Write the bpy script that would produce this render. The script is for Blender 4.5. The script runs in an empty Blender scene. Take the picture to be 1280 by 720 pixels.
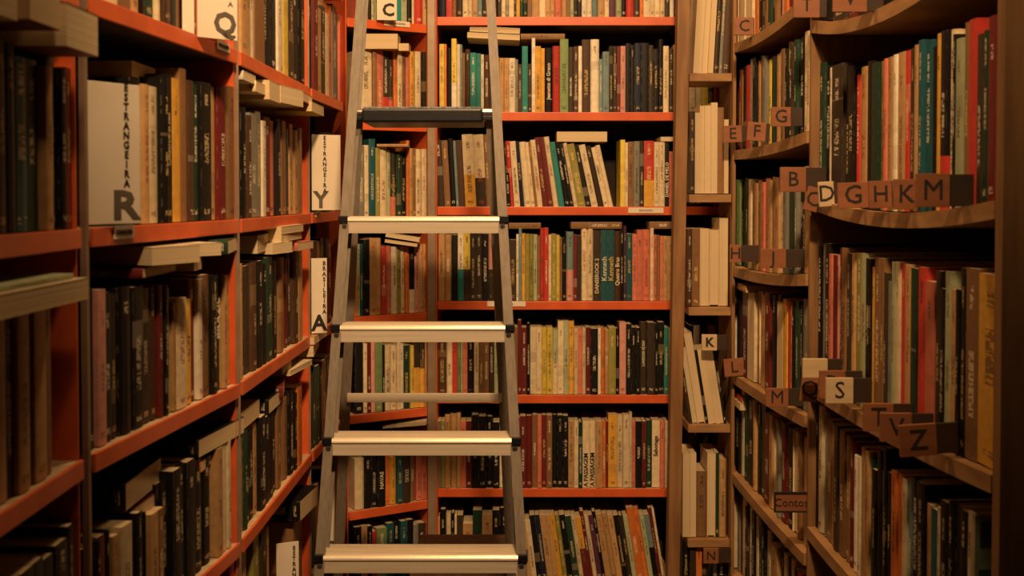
import bpy, bmesh, math, random, re
from mathutils import Vector, Matrix
random.seed(7)
S = bpy.context.scene
COL = S.collection
# ------------------------------------------------------------------ camera
F, PIT, HOR, ZC = 1400.0, math.radians(1.5), 245.0, 1.60
YC = HOR + F * math.tan(PIT)
cd = bpy.data.cameras.new('camera'); cam = bpy.data.objects.new('camera', cd); COL.objects.link(cam)
cam.location = (0, 0, ZC); cam.rotation_euler = (math.pi / 2 - PIT, 0, 0)
cd.sensor_width = 36; cd.lens = F / 1280 * 36; cd.shift_y = (YC - 360) / 1280
cd.clip_start = .02
cd.dof.use_dof = True; cd.dof.focus_distance = 2.95; cd.dof.aperture_fstop = 6.3
S.camera = cam
# ------------------------------------------------------------------ world, lights, exposure
W = bpy.data.worlds.new('world'); S.world = W; W.use_nodes = True
W.node_tree.nodes['Background'].inputs[0].default_value = (1, .62, .34, 1)
W.node_tree.nodes['Background'].inputs[1].default_value = .006
def area(name, loc, target, size, power, colr):
    l = bpy.data.lights.new(name, 'AREA'); l.shape = 'DISK'; l.size = size; l.energy = power; l.color = colr
    o = bpy.data.objects.new(name, l); COL.objects.link(o); o.location = loc
    o.rotation_euler = (Vector(target) - Vector(loc)).to_track_quat('-Z', 'Y').to_euler()
    return o
def spot(name, loc, target, power, cone, colr, rad=.07, blend=.9):
    l = bpy.data.lights.new(name, 'SPOT'); l.energy = power; l.color = colr; l.spot_size = math.radians(cone); l.spot_blend = blend; l.shadow_soft_size = rad
    o = bpy.data.objects.new(name, l); COL.objects.link(o); o.location = loc
    o.rotation_euler = (Vector(target) - Vector(loc)).to_track_quat('-Z', 'Y').to_euler()
    return o
spot('aisle_spotlight', (.13, .45, 3.2), (-.14, 3.3, 1.35), 262, 69, (1, .61, .30), .10, 1.0)
area('aisle_lamp', (-.06, 2.3, 3.25), (-.1, 2.4, .9), .25, 13, (1, .60, .27))
area('near_fill', (-.22, 1.1, 3.3), (-.05, 1.6, .8), .25, 4, (1, .60, .27))  # weak unseen fill, added to brighten page tops on the near shelves
S.view_settings.view_transform = 'Standard'; S.view_settings.look = 'None'
S.view_settings.exposure = 0.32; S.view_settings.gamma = 1; S.view_settings.use_curve_mapping = False

# ------------------------------------------------------------------ projection helpers
FW = Vector((0, math.cos(PIT), -math.sin(PIT))); UP = Vector((0, math.sin(PIT), math.cos(PIT)))
def ray(px, py):
    return Vector((1, 0, 0)) * ((px - 640) / F) + FW + UP * ((YC - py) / F)
def at(px, py, Y):
    d = ray(px, py); return Vector((0, 0, ZC)) + d * (Y / d.y)
def proj(p):
    v = Vector(p) - Vector((0, 0, ZC)); dep = v.dot(FW)
    if dep < .02: dep = .02
    return 640 + F * v.x / dep, YC - F * v.dot(UP) / dep
class Seg:                                   # vertical plane of a shelf front, left end to right end as seen
    def __init__(s, a, b):
        s.a = Vector((a[0], a[1], 0)); s.b = Vector((b[0], b[1], 0)); s.L = (s.b - s.a).length
        s.t = (s.b - s.a) / s.L; s.n = Vector((-s.t.y, s.t.x, 0))      # n points into the shelf
    def hit(s, px, py):
        d = ray(px, py); o = Vector((0, 0, ZC))
        k = (s.a - o).dot(s.n) / d.dot(s.n); p = o + d * k
        return (p - s.a).dot(s.t), p.z
    def pt(s, u, dep=0, z=0):
        return s.a + s.t * u + s.n * dep + Vector((0, 0, z))
    def mat(s, u, dep, z):
        m = Matrix.Identity(4)
        m.col[0][:3] = s.t; m.col[1][:3] = s.n; m.col[2][:3] = (0, 0, 1); m.col[3][:3] = s.pt(u, dep, z)
        return m

# ------------------------------------------------------------------ materials
def newmat(name):
    m = bpy.data.materials.new(name); m.use_nodes = True
    return m, m.node_tree.nodes, m.node_tree.links, m.node_tree.nodes['Principled BSDF']
def math_n(N, L, op, a, b=None, c=None):
    n = N.new('ShaderNodeMath'); n.operation = op
    for i, v in enumerate((a, b, c)):
        if v is None: continue
        if hasattr(v, 'is_linked'): L.new(v, n.inputs[i])
        else: n.inputs[i].default_value = v
    return n.outputs[0]
def mix_c(N, L, f, a, b, mode='MIX'):
    n = N.new('ShaderNodeMix'); n.data_type = 'RGBA'; n.blend_type = mode
    for s, v in ((n.inputs[0], f), (n.inputs[6], a), (n.inputs[7], b)):
        if hasattr(v, 'is_linked'): L.new(v, s)
        elif isinstance(v, (int, float)): s.default_value = v
        else: s.default_value = (*v, 1)
    return n.outputs[2]
def noise(N, L, scale, vec=None, detail=3, kind='Object'):
    n = N.new('ShaderNodeTexNoise'); n.inputs['Scale'].default_value = scale; n.inputs['Detail'].default_value = detail
    if vec is None:
        tc = N.new('ShaderNodeTexCoord'); vec = tc.outputs[kind]
    L.new(vec, n.inputs['Vector']); return n
def bump(N, L, B, h, strength, dist=.002):
    b = N.new('ShaderNodeBump'); b.inputs['Strength'].default_value = strength; b.inputs['Distance'].default_value = dist
    L.new(h, b.inputs['Height']); L.new(b.outputs[0], B.inputs['Normal'])
def simple(name, c, c2=None, rough=.5, metal=0, scale=30, bmp=0, stretch=(1, 1, 1), bscale=None):
    m, N, L, B = newmat(name)
    B.inputs['Roughness'].default_value = rough; B.inputs['Metallic'].default_value = metal
    tc = N.new('ShaderNodeTexCoord'); mp = N.new('ShaderNodeMapping'); L.new(tc.outputs['Object'], mp.inputs[0])
    mp.inputs['Scale'].default_value = stretch
    n = noise(N, L, scale, mp.outputs[0], 4)
    c2 = c2 or tuple(x * .7 for x in c)
    cr = N.new('ShaderNodeMapRange'); cr.inputs[1].default_value = .35; cr.inputs[2].default_value = .65
    L.new(n.outputs[0], cr.inputs[0])
    L.new(mix_c(N, L, cr.outputs[0], c, c2), B.inputs['Base Color'])
    if bmp: bump(N, L, B, n.outputs[0], bmp)
    return m
def cover_material():
    m, N, L, B = newmat('book_cover'); B.inputs['Roughness'].default_value = .5; B.inputs['Specular IOR Level'].default_value = .3
    ca = N.new('ShaderNodeAttribute'); ca.attribute_name = 'Col'
    ta = N.new('ShaderNodeAttribute'); ta.attribute_name = 'Ttl'
    bk = N.new('ShaderNodeAttribute'); bk.attribute_name = 'bk'
    sp = N.new('ShaderNodeSeparateXYZ'); L.new(bk.outputs['Vector'], sp.inputs[0])
    u, v, s = sp.outputs
    M = lambda *a: math_n(N, L, *a)
    fr = lambda k: M('FRACT', M('MULTIPLY', s, k))
    # letters: noise cells along the spine
    cx = N.new('ShaderNodeCombineXYZ'); L.new(M('MULTIPLY', v, 72), cx.inputs[0]); L.new(M('MULTIPLY', u, 3.2), cx.inputs[1]); L.new(M('MULTIPLY', s, 91), cx.inputs[2])
    n = N.new('ShaderNodeTexNoise'); n.inputs['Scale'].default_value = 1; n.inputs['Detail'].default_value = 2; L.new(cx.outputs[0], n.inputs['Vector'])
    ink = M('GREATER_THAN', n.outputs[0], .47)
    def band(c0, half, centre, hw):
        a = M('LESS_THAN', M('ABSOLUTE', M('SUBTRACT', v, c0)), half)
        b = M('LESS_THAN', M('ABSOLUTE', M('SUBTRACT', u, centre)), hw)
        return M('MULTIPLY', a, b)
    b1 = band(M('ADD', M('MULTIPLY', fr(7.3), .2), .38), M('ADD', M('MULTIPLY', fr(13.1), .13), .08), .5, .2)
    b2 = band(M('ADD', M('MULTIPLY', fr(3.7), .08), .80), M('ADD', M('MULTIPLY', fr(23.1), .05), .04), .5, .15)
    b3 = band(.065, .02, .5, .26)
    t = M('MAXIMUM', M('MAXIMUM', M('MULTIPLY', b1, M('GREATER_THAN', fr(5.9), .38)), M('MULTIPLY', b2, M('GREATER_THAN', fr(31.7), .4))), M('MULTIPLY', b3, M('GREATER_THAN', fr(17.7), .45)))
    t = M('MULTIPLY', M('MULTIPLY', t, ink), .7)
    # plain pattern block on some spines
    blk = M('MULTIPLY', band(M('ADD', M('MULTIPLY', fr(41.3), .6), .2), M('MULTIPLY', fr(29.9), .1), .5, .6), M('GREATER_THAN', fr(53.3), .72))
    tc = N.new('ShaderNodeTexCoord')
    wn = N.new('ShaderNodeTexNoise'); wn.inputs['Scale'].default_value = 60; wn.inputs['Detail'].default_value = 5; L.new(tc.outputs['Object'], wn.inputs['Vector'])
    mr = N.new('ShaderNodeMapRange'); mr.inputs[1].default_value = .3; mr.inputs[2].default_value = .75; mr.inputs[3].default_value = 1.0; mr.inputs[4].default_value = .72
    L.new(wn.outputs[0], mr.inputs[0])
    base = mix_c(N, L, 1.0, ca.outputs['Color'], mr.outputs[0], 'MULTIPLY')
    base = mix_c(N, L, M('MULTIPLY', blk, .22), base, ta.outputs['Color'])
    base = mix_c(N, L, t, base, ta.outputs['Color'])
    # worn spine edges
    edge = M('GREATER_THAN', M('ABSOLUTE', M('SUBTRACT', u, .5)), .43)
    onsp = M('GREATER_THAN', u, -.5)
    wear = M('MULTIPLY', M('MULTIPLY', M('MULTIPLY', edge, onsp), M('GREATER_THAN', wn.outputs[0], .52)), .12)
    base = mix_c(N, L, wear, base, (.5, .42, .3))
    L.new(base, B.inputs['Base Color'])
    return m
def page_material():
    m, N, L, B = newmat('book_pages'); B.inputs['Roughness'].default_value = .8
    bk = N.new('ShaderNodeAttribute'); bk.attribute_name = 'bk'
    sp = N.new('ShaderNodeSeparateXYZ'); L.new(bk.outputs['Vector'], sp.inputs[0])
    cx = N.new('ShaderNodeCombineXYZ'); L.new(math_n(N, L, 'MULTIPLY', sp.outputs[0], 26), cx.inputs[0])
    L.new(math_n(N, L, 'MULTIPLY', sp.outputs[1], 1.5), cx.inputs[1]); L.new(math_n(N, L, 'MULTIPLY', sp.outputs[2], 50), cx.inputs[2])
    n = N.new('ShaderNodeTexNoise'); n.inputs['Scale'].default_value = 1; n.inputs['Detail'].default_value = 3; L.new(cx.outputs[0], n.inputs['Vector'])
    c = mix_c(N, L, n.outputs[0], (.86, .72, .48), (.50, .37, .20))
    hv = math_n(N, L, 'FRACT', math_n(N, L, 'MULTIPLY', sp.outputs[2], 19.7))
    c = mix_c(N, L, math_n(N, L, 'MULTIPLY', hv, .4), c, (.62, .44, .22))
    L.new(c, B.inputs['Base Color']); bump(N, L, B, n.outputs[0], .4, .001)
    return m
MC = cover_material(); MP = page_material()
M_OR = simple('orange_painted_steel', (.74, .135, .035), (.60, .10, .028), .38, 0, 14, .05)
M_UND = simple('shaded_underside', (.10, .07, .05), None, .7)  # shade beneath the shelves is put into this dark colour
M_BOARD = simple('raw_shelf_board', (.58, .43, .26), (.42, .29, .16), .7, 0, 40, .15)
M_POST = simple('beige_steel_post', (.36, .27, .19), (.29, .21, .14), .42, .3, 20, .05)
M_DARK = simple('shade_dark_panel', (.035, .024, .016), (.02, .014, .01), .9, 0, 6)  # near-black colour stands in for shade in the shelf gaps
M_WOOD = simple('pine_wood', (.30, .155, .058), (.19, .09, .032), .6, 0, 9, .25, (6, 6, .6))
M_WOODH = simple('pine_shelf_board', (.40, .22, .09), (.27, .14, .055), .6, 0, 9, .25, (1.2, 1.2, 5))
M_WOODP = simple('tall_brown_side_board', (.30, .16, .065), (.20, .10, .04), .6, 0, 7, .2, (6, 6, .5))
M_WOODD = simple('brown_stained_wood', (.13, .065, .025), (.075, .036, .015), .5, 0, 9, .2, (6, 6, .6))
M_CARD = simple('cream_card', (.80, .72, .58), (.74, .65, .50), .7, 0, 12)
M_INK = simple('black_ink', (.02, .016, .012), None, .7)
M_GREY = simple('faded_grey_ink', (.13, .105, .08), None, .7)
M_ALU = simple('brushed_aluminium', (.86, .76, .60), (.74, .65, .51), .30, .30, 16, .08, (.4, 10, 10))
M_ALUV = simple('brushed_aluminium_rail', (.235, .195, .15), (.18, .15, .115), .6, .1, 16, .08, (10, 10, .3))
M_BLK = simple('black_plastic', (.005, .007, .011), (.004, .005, .008), .42, 0, 60, .1)
M_STEEL = simple('zinc_rivet', (.5, .45, .38), None, .3, .9)
M_TREAD = simple('ribbed_grey_rubber', (.10, .105, .12), (.30, .30, .32), .6, 0, 160, .6)
M_TAG = simple('varnished_wood_block', (.30, .115, .05), (.24, .09, .038), .5, 0, 10, .1, (1, 1, 5))
M_TAGL = simple('pale_wood_block', (.62, .47, .28), (.54, .39, .22), .6, 0, 10, .1, (1, 1, 5))
M_ARM = simple('shaded_wood_arm', (.045, .024, .012), (.03, .016, .008), .6, 0, 12, .1)  # shade on the right part of the letter blocks, painted as colour
M_FLOOR = simple('brown_floor_tiles', (.16, .09, .05), (.10, .055, .03), .5, 0, 5, .1)
M_WALL = simple('ochre_plaster', (.45, .33, .20), (.38, .27, .16), .9, 0, 5, .1)
M_FELT = simple('brown_carpet_cover', (.115, .05, .022), (.065, .028, .012), .95, 0, 90, .8)

# ------------------------------------------------------------------ object helpers
def link(o, parent=None):
    COL.objects.link(o)
    if parent: o.parent = parent
    return o
def tag(o, label=None, cat=None, group=None, kind=None):
    if label: o['label'] = label
    if cat: o['category'] = cat
    if group: o['group'] = group
    if kind: o['kind'] = kind
    return o
def thing(name, label, cat, loc=(0, 0, 0), group=None):
    o = bpy.data.objects.new(name, None); o.empty_display_size = .02; o.location = loc; link(o)
    return tag(o, label, cat, group)
class MB:                                     # mesh collector
    def __init__(s): s.v = []; s.f = []
    def box(s, m, x0, x1, y0, y1, z0, z1):
        b = len(s.v)
        for z in (z0, z1):
            for x, y in ((x0, y0), (x1, y0), (x1, y1), (x0, y1)): s.v.append(tuple(m @ Vector((x, y, z))))
        s.f += [tuple(b + i for i in q) for q in ((0, 3, 2, 1), (4, 5, 6, 7), (0, 1, 5, 4), (1, 2, 6, 5), (2, 3, 7, 6), (3, 0, 4, 7))]
        return s
    def build(s, name, mat, parent=None, bevel=0, seg=2, smooth=False):
        me = bpy.data.meshes.new(name); me.from_pydata(s.v, [], s.f); me.materials.append(mat)
        o = bpy.data.objects.new(name, me); link(o)
        bm = bmesh.new(); bm.from_mesh(me)
        if bevel:
            bmesh.ops.bevel(bm, geom=list(bm.edges), offset=bevel, segments=seg, profile=.6, affect='EDGES', clamp_overlap=True)
        bmesh.ops.recalc_face_normals(bm, faces=bm.faces); bm.to_mesh(me); bm.free()
        if parent:
            o.parent = parent; o.matrix_parent_inverse = parent.matrix_basis.inverted()
        return o
I4 = Matrix.Identity(4)
def box(name, mat, x0, x1, y0, y1, z0, z1, parent=None, m=I4, bevel=0):
    return MB().box(m, x0, x1, y0, y1, z0, z1).build(name, mat, parent, bevel)
def bar(mb, p, q, w, d, side=Vector((1, 0, 0))):   # rectangular bar p..q, w along side, d across
    p = Vector(p); q = Vector(q); ax = (q - p).normalized(); yv = ax.cross(side).normalized(); sv = yv.cross(ax).normalized()
    b = len(mb.v)
    for c in (p, q):
        for a, e in ((-1, -1), (1, -1), (1, 1), (-1, 1)): mb.v.append(tuple(c + sv * (a * w / 2) + yv * (e * d / 2)))
    mb.f += [tuple(b + i for i in k) for k in ((0, 3, 2, 1), (4, 5, 6, 7), (0, 1, 5, 4), (1, 2, 6, 5), (2, 3, 7, 6), (3, 0, 4, 7))]
def disc(mb, c, ax, r, h, n=12):
    ax = Vector(ax).normalized(); s = ax.orthogonal().normalized(); t = ax.cross(s); b = len(mb.v)
    for k in (0, 1):
        for i in range(n):
            a = 2 * math.pi * i / n; mb.v.append(tuple(Vector(c) + ax * (h * k) + (s * math.cos(a) + t * math.sin(a)) * r))
    mb.f += [(b + i, b + (i + 1) % n, b + n + (i + 1) % n, b + n + i) for i in range(n)] + [tuple(b + n - 1 - i for i in range(n)), tuple(b + n + i for i in range(n))]
def text(body, size, m, mat, parent, name='lettering', bold=0, sx=1.0, line=1.0, centre=True):
    cu = bpy.data.curves.new('t', 'FONT'); cu.body = body; cu.size = size; cu.extrude = .0004; cu.offset = bold
    cu.space_line = line; cu.resolution_u = 2
    if centre: cu.align_x = 'CENTER'; cu.align_y = 'CENTER'
    o = bpy.data.objects.new('t', cu); COL.objects.link(o)
    dg = bpy.context.evaluated_depsgraph_get(); dg.update()
    me = bpy.data.meshes.new_from_object(o.evaluated_get(dg)); bpy.data.objects.remove(o)
    me.transform(m @ Matrix.Diagonal((sx, 1, 1, 1))); me.materials.clear(); me.materials.append(mat)
    r = bpy.data.objects.new(name, me); link(r)
    if parent: r.parent = parent; r.matrix_parent_inverse = parent.matrix_basis.inverted()
    return r
def face_mat(m):                              # text plane: x right, y up, facing local -y of m
    return m @ Matrix.Rotation(math.pi / 2, 4, 'X')

# ------------------------------------------------------------------ books
PAL = dict(k=((.009, .008, .0075), 'black'), K=((.05, .034, .022), 'dark brown'), c=((.80, .66, .42), 'cream'), w=((.86, .78, .60), 'off-white'),
    b=((.27, .14, .06), 'brown'), B=((.085, .042, .022), 'deep brown'), r=((.60, .055, .04), 'red'), R=((.16, .02, .018), 'maroon'),
    o=((.74, .21, .045), 'orange'), y=((.78, .42, .06), 'amber yellow'), Y=((.80, .62, .10), 'yellow'), g=((.22, .33, .13), 'green'),
    G=((.016, .052, .028), 'dark green'), l=((.45, .50, .30), 'pale green'), t=((.03, .27, .24), 'teal'), T=((.015, .10, .12), 'dark teal'),
    n=((.012, .02, .05), 'navy'), p=((.72, .34, .28), 'pink'), s=((.68, .20, .13), 'salmon'), e=((.24, .24, .20), 'grey'),
    u=((.19, .29, .30), 'blue grey'), v=((.10, .03, .06), 'plum'), O=((.56, .33, .14), 'tan'), m=((.32, .29, .07), 'olive'), P=((.74, .60, .38), 'cream fore-edge'))
LIGHT = 'cwoyYglpsOueP'
def book_mesh(t, h, d, col, col2=None, frac=.5, hard=False, rev=False, seed=None):
    """local: x thickness (centred), y 0=spine..d, z 0..h. returns dicts for cover and pages"""
    c = .0022 if hard else .0008; c = min(c, t * .18); r = min(.3 * t, .006) if hard else min(.12 * t, .0015)
    out = [(-t / 2, d), (-t / 2, r), (-t * .30, r * .25), (0, 0), (t * .30, r * .25), (t / 2, r), (t / 2, d)]
    inn = [(-t / 2 + c, d), (-t / 2 + c, r + c), (-t * .28, r + c), (0, r + c), (t * .28, r + c), (t / 2 - c, r + c), (t / 2 - c, d)]
    zs = [0, h] if not col2 else [0, h * frac, h]
    V = []; Fc = []; Cc = []; Bk = []
    sd = random.random() if seed is None else seed
    ur = [-1, 0, .2, .5, .8, 1, -1]
    n = len(out)
    for z in zs:
        for p in out: V.append((p[0], p[1], z))
        for p in inn: V.append((p[0], p[1], z))
    cA = PAL[col][0]; cB = PAL[col2][0] if col2 else cA
    j = random.uniform(.85, 1.12); cA = tuple(x * j for x in cA); cB = tuple(x * j for x in cB)
    st = 2 * n
    for k in range(len(zs) - 1):
        cc = cB if (col2 and k == 0) else cA; z0, z1 = zs[k] / h, zs[k + 1] / h
        for i in range(n - 1):
            a, b = k * st + i, k * st + i + 1
            Fc.append((a, b, b + st, a + st)); Cc.append(cc)
            if 1 <= i <= 4: Bk.append([(ur[i], z0), (ur[i + 1], z0), (ur[i + 1], z1), (ur[i], z1)])
            else: Bk.append([(-1, -1)] * 4)
            a, b = k * st + n + i, k * st + n + i + 1
            Fc.append((b, a, a + st, b + st)); Cc.append(cc); Bk.append([(-1, -1)] * 4)
        for q in ((n - 1, 2 * n - 1), (n, 0)):
            a, b = k * st + q[0], k * st + q[1]
            Fc.append((a, b, b + st, a + st)); Cc.append(cc); Bk.append([(-1, -1)] * 4)
    top = (len(zs) - 1) * st
    for i in range(n - 1):
        Fc.append((i + 1, i, n + i, n + i + 1)); Cc.append(cB); Bk.append([(-1, -1)] * 4)
        Fc.append((top + i, top + i + 1, top + n + i + 1, top + n + i)); Cc.append(cA); Bk.append([(-1, -1)] * 4)
    g = .003 if hard else .0003
    x0, x1, y0, y1, z0, z1 = -t / 2 + c, t / 2 - c, r + c, d - g * 1.2, g, h - g
    PV = [(x, y, z) for z in (z0, z1) for x, y in ((x0, y0), (x1, y0), (x1, y1), (x0, y1))]
    PF = [(0, 3, 2, 1), (4, 5, 6, 7), (0, 1, 5, 4), (1, 2, 6, 5), (2, 3, 7, 6), (3, 0, 4, 7)]
    uu = [0, 1, 1, 0, 0, 1, 1, 0]; vv = [0, 0, 1, 1, 0, 0, 1, 1]
    PB = [[(uu[i], vv[i]) for i in f] for f in PF]
    if rev:
        V = [(-x, d - y, z) for x, y, z in V]; PV = [(-x, d - y, z) for x, y, z in PV]
    lum = sum(cA) / 3
    if lum < .12: tt = random.choice([(.62, .55, .4), (.55, .45, .28), (.5, .36, .14), (.66, .6, .5)])
    elif lum < .3: tt = random.choice([(.75, .65, .45), (.04, .03, .03), (.7, .5, .2)])
    else: tt = random.choice([(.05, .035, .03), (.10, .05, .03), (.28, .05, .03), (.16, .10, .05)])
    return dict(V=V, F=Fc, C=Cc, B=Bk, T=tt, s=sd), dict(V=PV, F=PF, B=PB, s=sd)
def to_mesh(name, d, mat, M=None):
    me = bpy.data.meshes.new(name); me.from_pydata(d['V'] if M is None else [tuple(M @ Vector(v)) for v in d['V']], [], d['F'])
    a = me.attributes.new('bk', 'FLOAT_VECTOR', 'CORNER'); fl = []
    for bk in d['B']:
        for u, v in bk: fl += [u, v, d['s']]
    a.data.foreach_set('vector', fl)
    if 'C' in d:
        a = me.attributes.new('Col', 'FLOAT_COLOR', 'CORNER'); fl = []
        for f, c in zip(d['F'], d['C']): fl += [*c, 1] * len(f)
        a.data.foreach_set('color', fl)
        a = me.attributes.new('Ttl', 'FLOAT_COLOR', 'CORNER'); a.data.foreach_set('color', [*d['T'], 1] * len(fl[::4]))
    me.materials.append(mat); return me
def make_book(M, t, h, d, col, label, group, col2=None, frac=.5, hard=False, rev=False, title=None):
    cv, pg = book_mesh(t, h, d, col, col2, frac, hard, rev, .01 if title else None)
    root = bpy.data.objects.new('book', None); root.empty_display_size = .02; link(root); root.matrix_basis = M
    tag(root, label, 'book', group)
    a = bpy.data.objects.new('cover', to_mesh('cover', cv, MC)); link(a); a.parent = root
    b = bpy.data.objects.new('pages', to_mesh('pages', pg, MP)); link(b); b.parent = root
    if title:
        m2 = Matrix.Translation((0, -.0008, h * title[1])) @ Matrix.Rotation(math.pi / 2, 4, 'X') @ Matrix.Rotation(math.pi / 2, 4, 'Z')
        me = text(title[0], title[2], m2, M_TTL[title[3]], None, 'title', bold=.0003)
        me.parent = root; me.matrix_parent_inverse = I4
    return root
M_TTL = dict(w=simple('pale_title_print', (.78, .70, .52), None, .6), k=M_INK, y=simple('gold_title_print', (.7, .45, .12), None, .6))

BOOKS = []      # standing books of all rows, gathered first; dict(seg,u,t,h,z,...)
TOK = re.compile(r'^(-?[\d.]+)([A-Za-z_])(?:\|([A-Za-z])([\d]*))?(?::(-?[\d.]+))?(\*)?$')
def row(sec, shelf, seg, zf, org, toks, pymid, deft, depth=.15, lean=None, titles=None, setback=.012):
    """org=(x origin, scale, y origin); toks 'x colour|colour2:top'; deft=default top in px or ('m',height)"""
    T = [TOK.match(k) or print('BAD', k) for k in toks.split()]
    px = lambda v: org[0] + float(v) / org[1]
    last = None
    for i in range(len(T) - 1):
        c = T[i].group(2)
        if c == '_': continue
        x0, x1 = px(T[i].group(1)), px(T[i + 1].group(1)); xm = (x0 + x1) / 2
        u0, _ = seg.hit(x0, pymid); u1, _ = seg.hit(x1, pymid)
        t = abs(u1 - u0); um = (u0 + u1) / 2; z = zf(um)
        ty = org[2] + float(T[i].group(5)) / org[1] if T[i].group(5) else None
        if ty is not None: last = ty
        if ty is None:
            if deft[0] == 'm': h = deft[1] + random.uniform(-.012, .008)
            else:
                _, zt = seg.hit(xm, deft[0] + (deft[1] - deft[0]) * (um / seg.L)); h = zt - z + random.uniform(-.010, .008)
        else: h = seg.hit(xm, ty)[1] - z
        h = max(.10, min(h, .33))
        a = lean(um) if lean else 0
        BOOKS.append(dict(sec=sec, shelf=shelf, seg=seg, u=um, t=max(.0035, t * (math.cos(a) if a else 1) - .0004), h=h, z=z, d=depth * random.uniform(.88, 1.0),
            dep=.001 + random.uniform(0, setback), col=c, col2=T[i].group(3), frac=(float('.' + T[i].group(4)) if T[i].group(4) else .5),
            hard=random.random() < .3, rev=(c == 'P'), lean=a, title=(titles or {}).get(T[i].group(1)), xm=xm))
def zconst(z): return lambda u: z

# ------------------------------------------------------------------ shelf-front planes
B1 = Seg((-.2200, 3.30), (.4780, 3.30))        # back, right of the post
B2 = Seg((.515, 3.32), (.90, 3.32))            # back, behind the wooden bookcase
AN = Seg((-.466, 3.170), (-.250, 3.298))       # angled corner
L0 = Seg((-.535, .80), (-.549, 1.415)); L1 = Seg((-.546, 1.445), (-.491, 1.99)); L2 = Seg((-.490, 2.01), (-.4865, 2.68)); L3 = Seg((-.486, 2.70), (-.472, 3.10))
WD = Seg((.4975, 3.07), (.598, 3.07))
R2 = Seg((.612, 3.14), (.650, 2.425)); R1 = Seg((.652, 2.405), (.687, 1.565))

def zs_from(seg, pts):                          # shelf-top height from pixels on the lip's top edge
    return sum(seg.hit(x, y)[1] for x, y in pts) / len(pts)
BZ = [zs_from(B1, [(695, y)]) for y in (22, 141, 259, 377, 494, 611)]; BZ.append(BZ[-1] - .277)
AZ = [zs_from(AN, p) for p in ([(458, 24), (533, 33)], [(455, 153), (533, 154)], [(460, 274), (533, 271)], [(468, 395), (533, 391)], [(462, 517), (533, 510)], [(449, 638), (533, 626)])]; AZ.append(AZ[-1] - .277)
LZ = [zs_from(L1, [(297, y)]) for y in (65, 275, 480, 679)]; LZ.append(LZ[-1] - .30)
WZ = [zs_from(WD, [(885, y)]) for y in (92, 243, 384, 530, 673)]; WZ.append(WZ[-1] - .31)
def sagf(seg, z0, z1, sag): return lambda u: z0 + (z1 - z0) * min(1, max(0, u / seg.L)) - sag * 4 * min(1, max(0, u / seg.L)) * (1 - min(1, max(0, u / seg.L)))
def zat(seg, x, y): return seg.hit(x, y)[1]
R2Z = [sagf(R2, zat(R2, 914, 56), zat(R2, 1014, -8), .022), sagf(R2, zat(R2, 914, 188), zat(R2, 1014, 164), .010), sagf(R2, zat(R2, 914, 330), zat(R2, 1014, 342), .012),
       sagf(R2, zat(R2, 914, 461), zat(R2, 1014, 520), .006), sagf(R2, zat(R2, 914, 581), zat(R2, 1010, 690), .006)]
R2Z.append(sagf(R2, R2Z[4](0) - .28, R2Z[4](1) - .28, .006))
R1Z = [sagf(R1, 1.975, 1.985, .045), sagf(R1, 1.600, 1.594, .026), sagf(R1, 1.200, 1.208, .010), sagf(R1, .885, .865, .012)]

# ------------------------------------------------------------------ ROOM
tag(box('floor', M_FLOOR, -1.6, 1.7, -1.2, 4.0, -.05, 0), kind='structure')
tag(box('ceiling', M_WALL, -1.6, 1.7, -1.2, 4.0, 3.5, 3.55), kind='structure')
tag(box('wall_back', M_DARK, -1.6, 1.7, 3.95, 4.0, 0, 3.5), kind='structure')
tag(box('wall_left', M_DARK, -1.6, -1.55, -1.2, 3.95, 0, 3.5), kind='structure')
tag(box('wall_right', M_DARK, 1.65, 1.7, -1.2, 3.95, 0, 3.5), kind='structure')
tag(box('wall_front', M_DARK, -1.55, 1.65, -1.2, -1.15, 0, 3.5), kind='structure')

# ------------------------------------------------------------------ BOOKCASES
def metal_case(label, seg, zlist, lip=.0235, depth=.24, posts=(1, 1), pw=.011, top=2.55, side=(1, 1), pmat=None, back=True, pd=.002):
    root = thing('metal_bookcase', label, 'bookcase', seg.pt(seg.L / 2))
    e = 0.0005
    for z in zlist:
        m = seg.mat(0, 0, z)
        sh = box('shelf', M_BOARD, e, seg.L - e, 0, depth - .012, -.016, 0, root, m)
        l = box('shelf_lip', M_OR, e, seg.L - e, -.0055, -.0002, -lip, .0015, None, m, .0015)
        l.parent = sh
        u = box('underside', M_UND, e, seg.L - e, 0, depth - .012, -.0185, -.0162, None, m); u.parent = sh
    for k, u in enumerate((0, seg.L)):
        s = 1 if k else -1
        if side[k]: box('side_panel', M_OR, min(0, s * .003), max(0, s * .003), .002, depth, 0.02, top, root, seg.mat(u, 0, 0))
        if posts[k]:
            box('post', pmat or M_POST, (.0035 if k else -.0035 - pw), (.0035 + pw if k else -.0035), -pd, .007, 0.001, top, root, seg.mat(u, 0, 0), .001)
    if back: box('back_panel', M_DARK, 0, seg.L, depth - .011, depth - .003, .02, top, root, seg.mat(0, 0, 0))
    return root
metal_case('orange metal bookcase facing the camera at the end of the aisle', B1, [BZ[0] + .28] + BZ + [.17], posts=(0, 0), side=(1, 0))
metal_case('orange bookcase seen behind the narrow pale wooden bookcase', B2, [BZ[0] + .28] + BZ + [.17], posts=(0, 0), side=(0, 0))
metal_case('angled orange bookcase in the far left corner behind the ladder', AN, [AZ[0] + .28] + AZ + [.17], posts=(0, 0), side=(1, 1))
lt = dict(top=2.5, depth=.23)
metal_case('nearest bay of the left orange bookcase, at the photo edge', L0, [LZ[0] + .30] + LZ + [.3], posts=(0, 0), side=(0, 1), **lt)
metal_case('second bay of the left orange bookcase, with Q and R cards', L1, [LZ[0] + .30] + LZ + [.3], posts=(1, 0), pw=.008, side=(0, 1), **lt)
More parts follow.
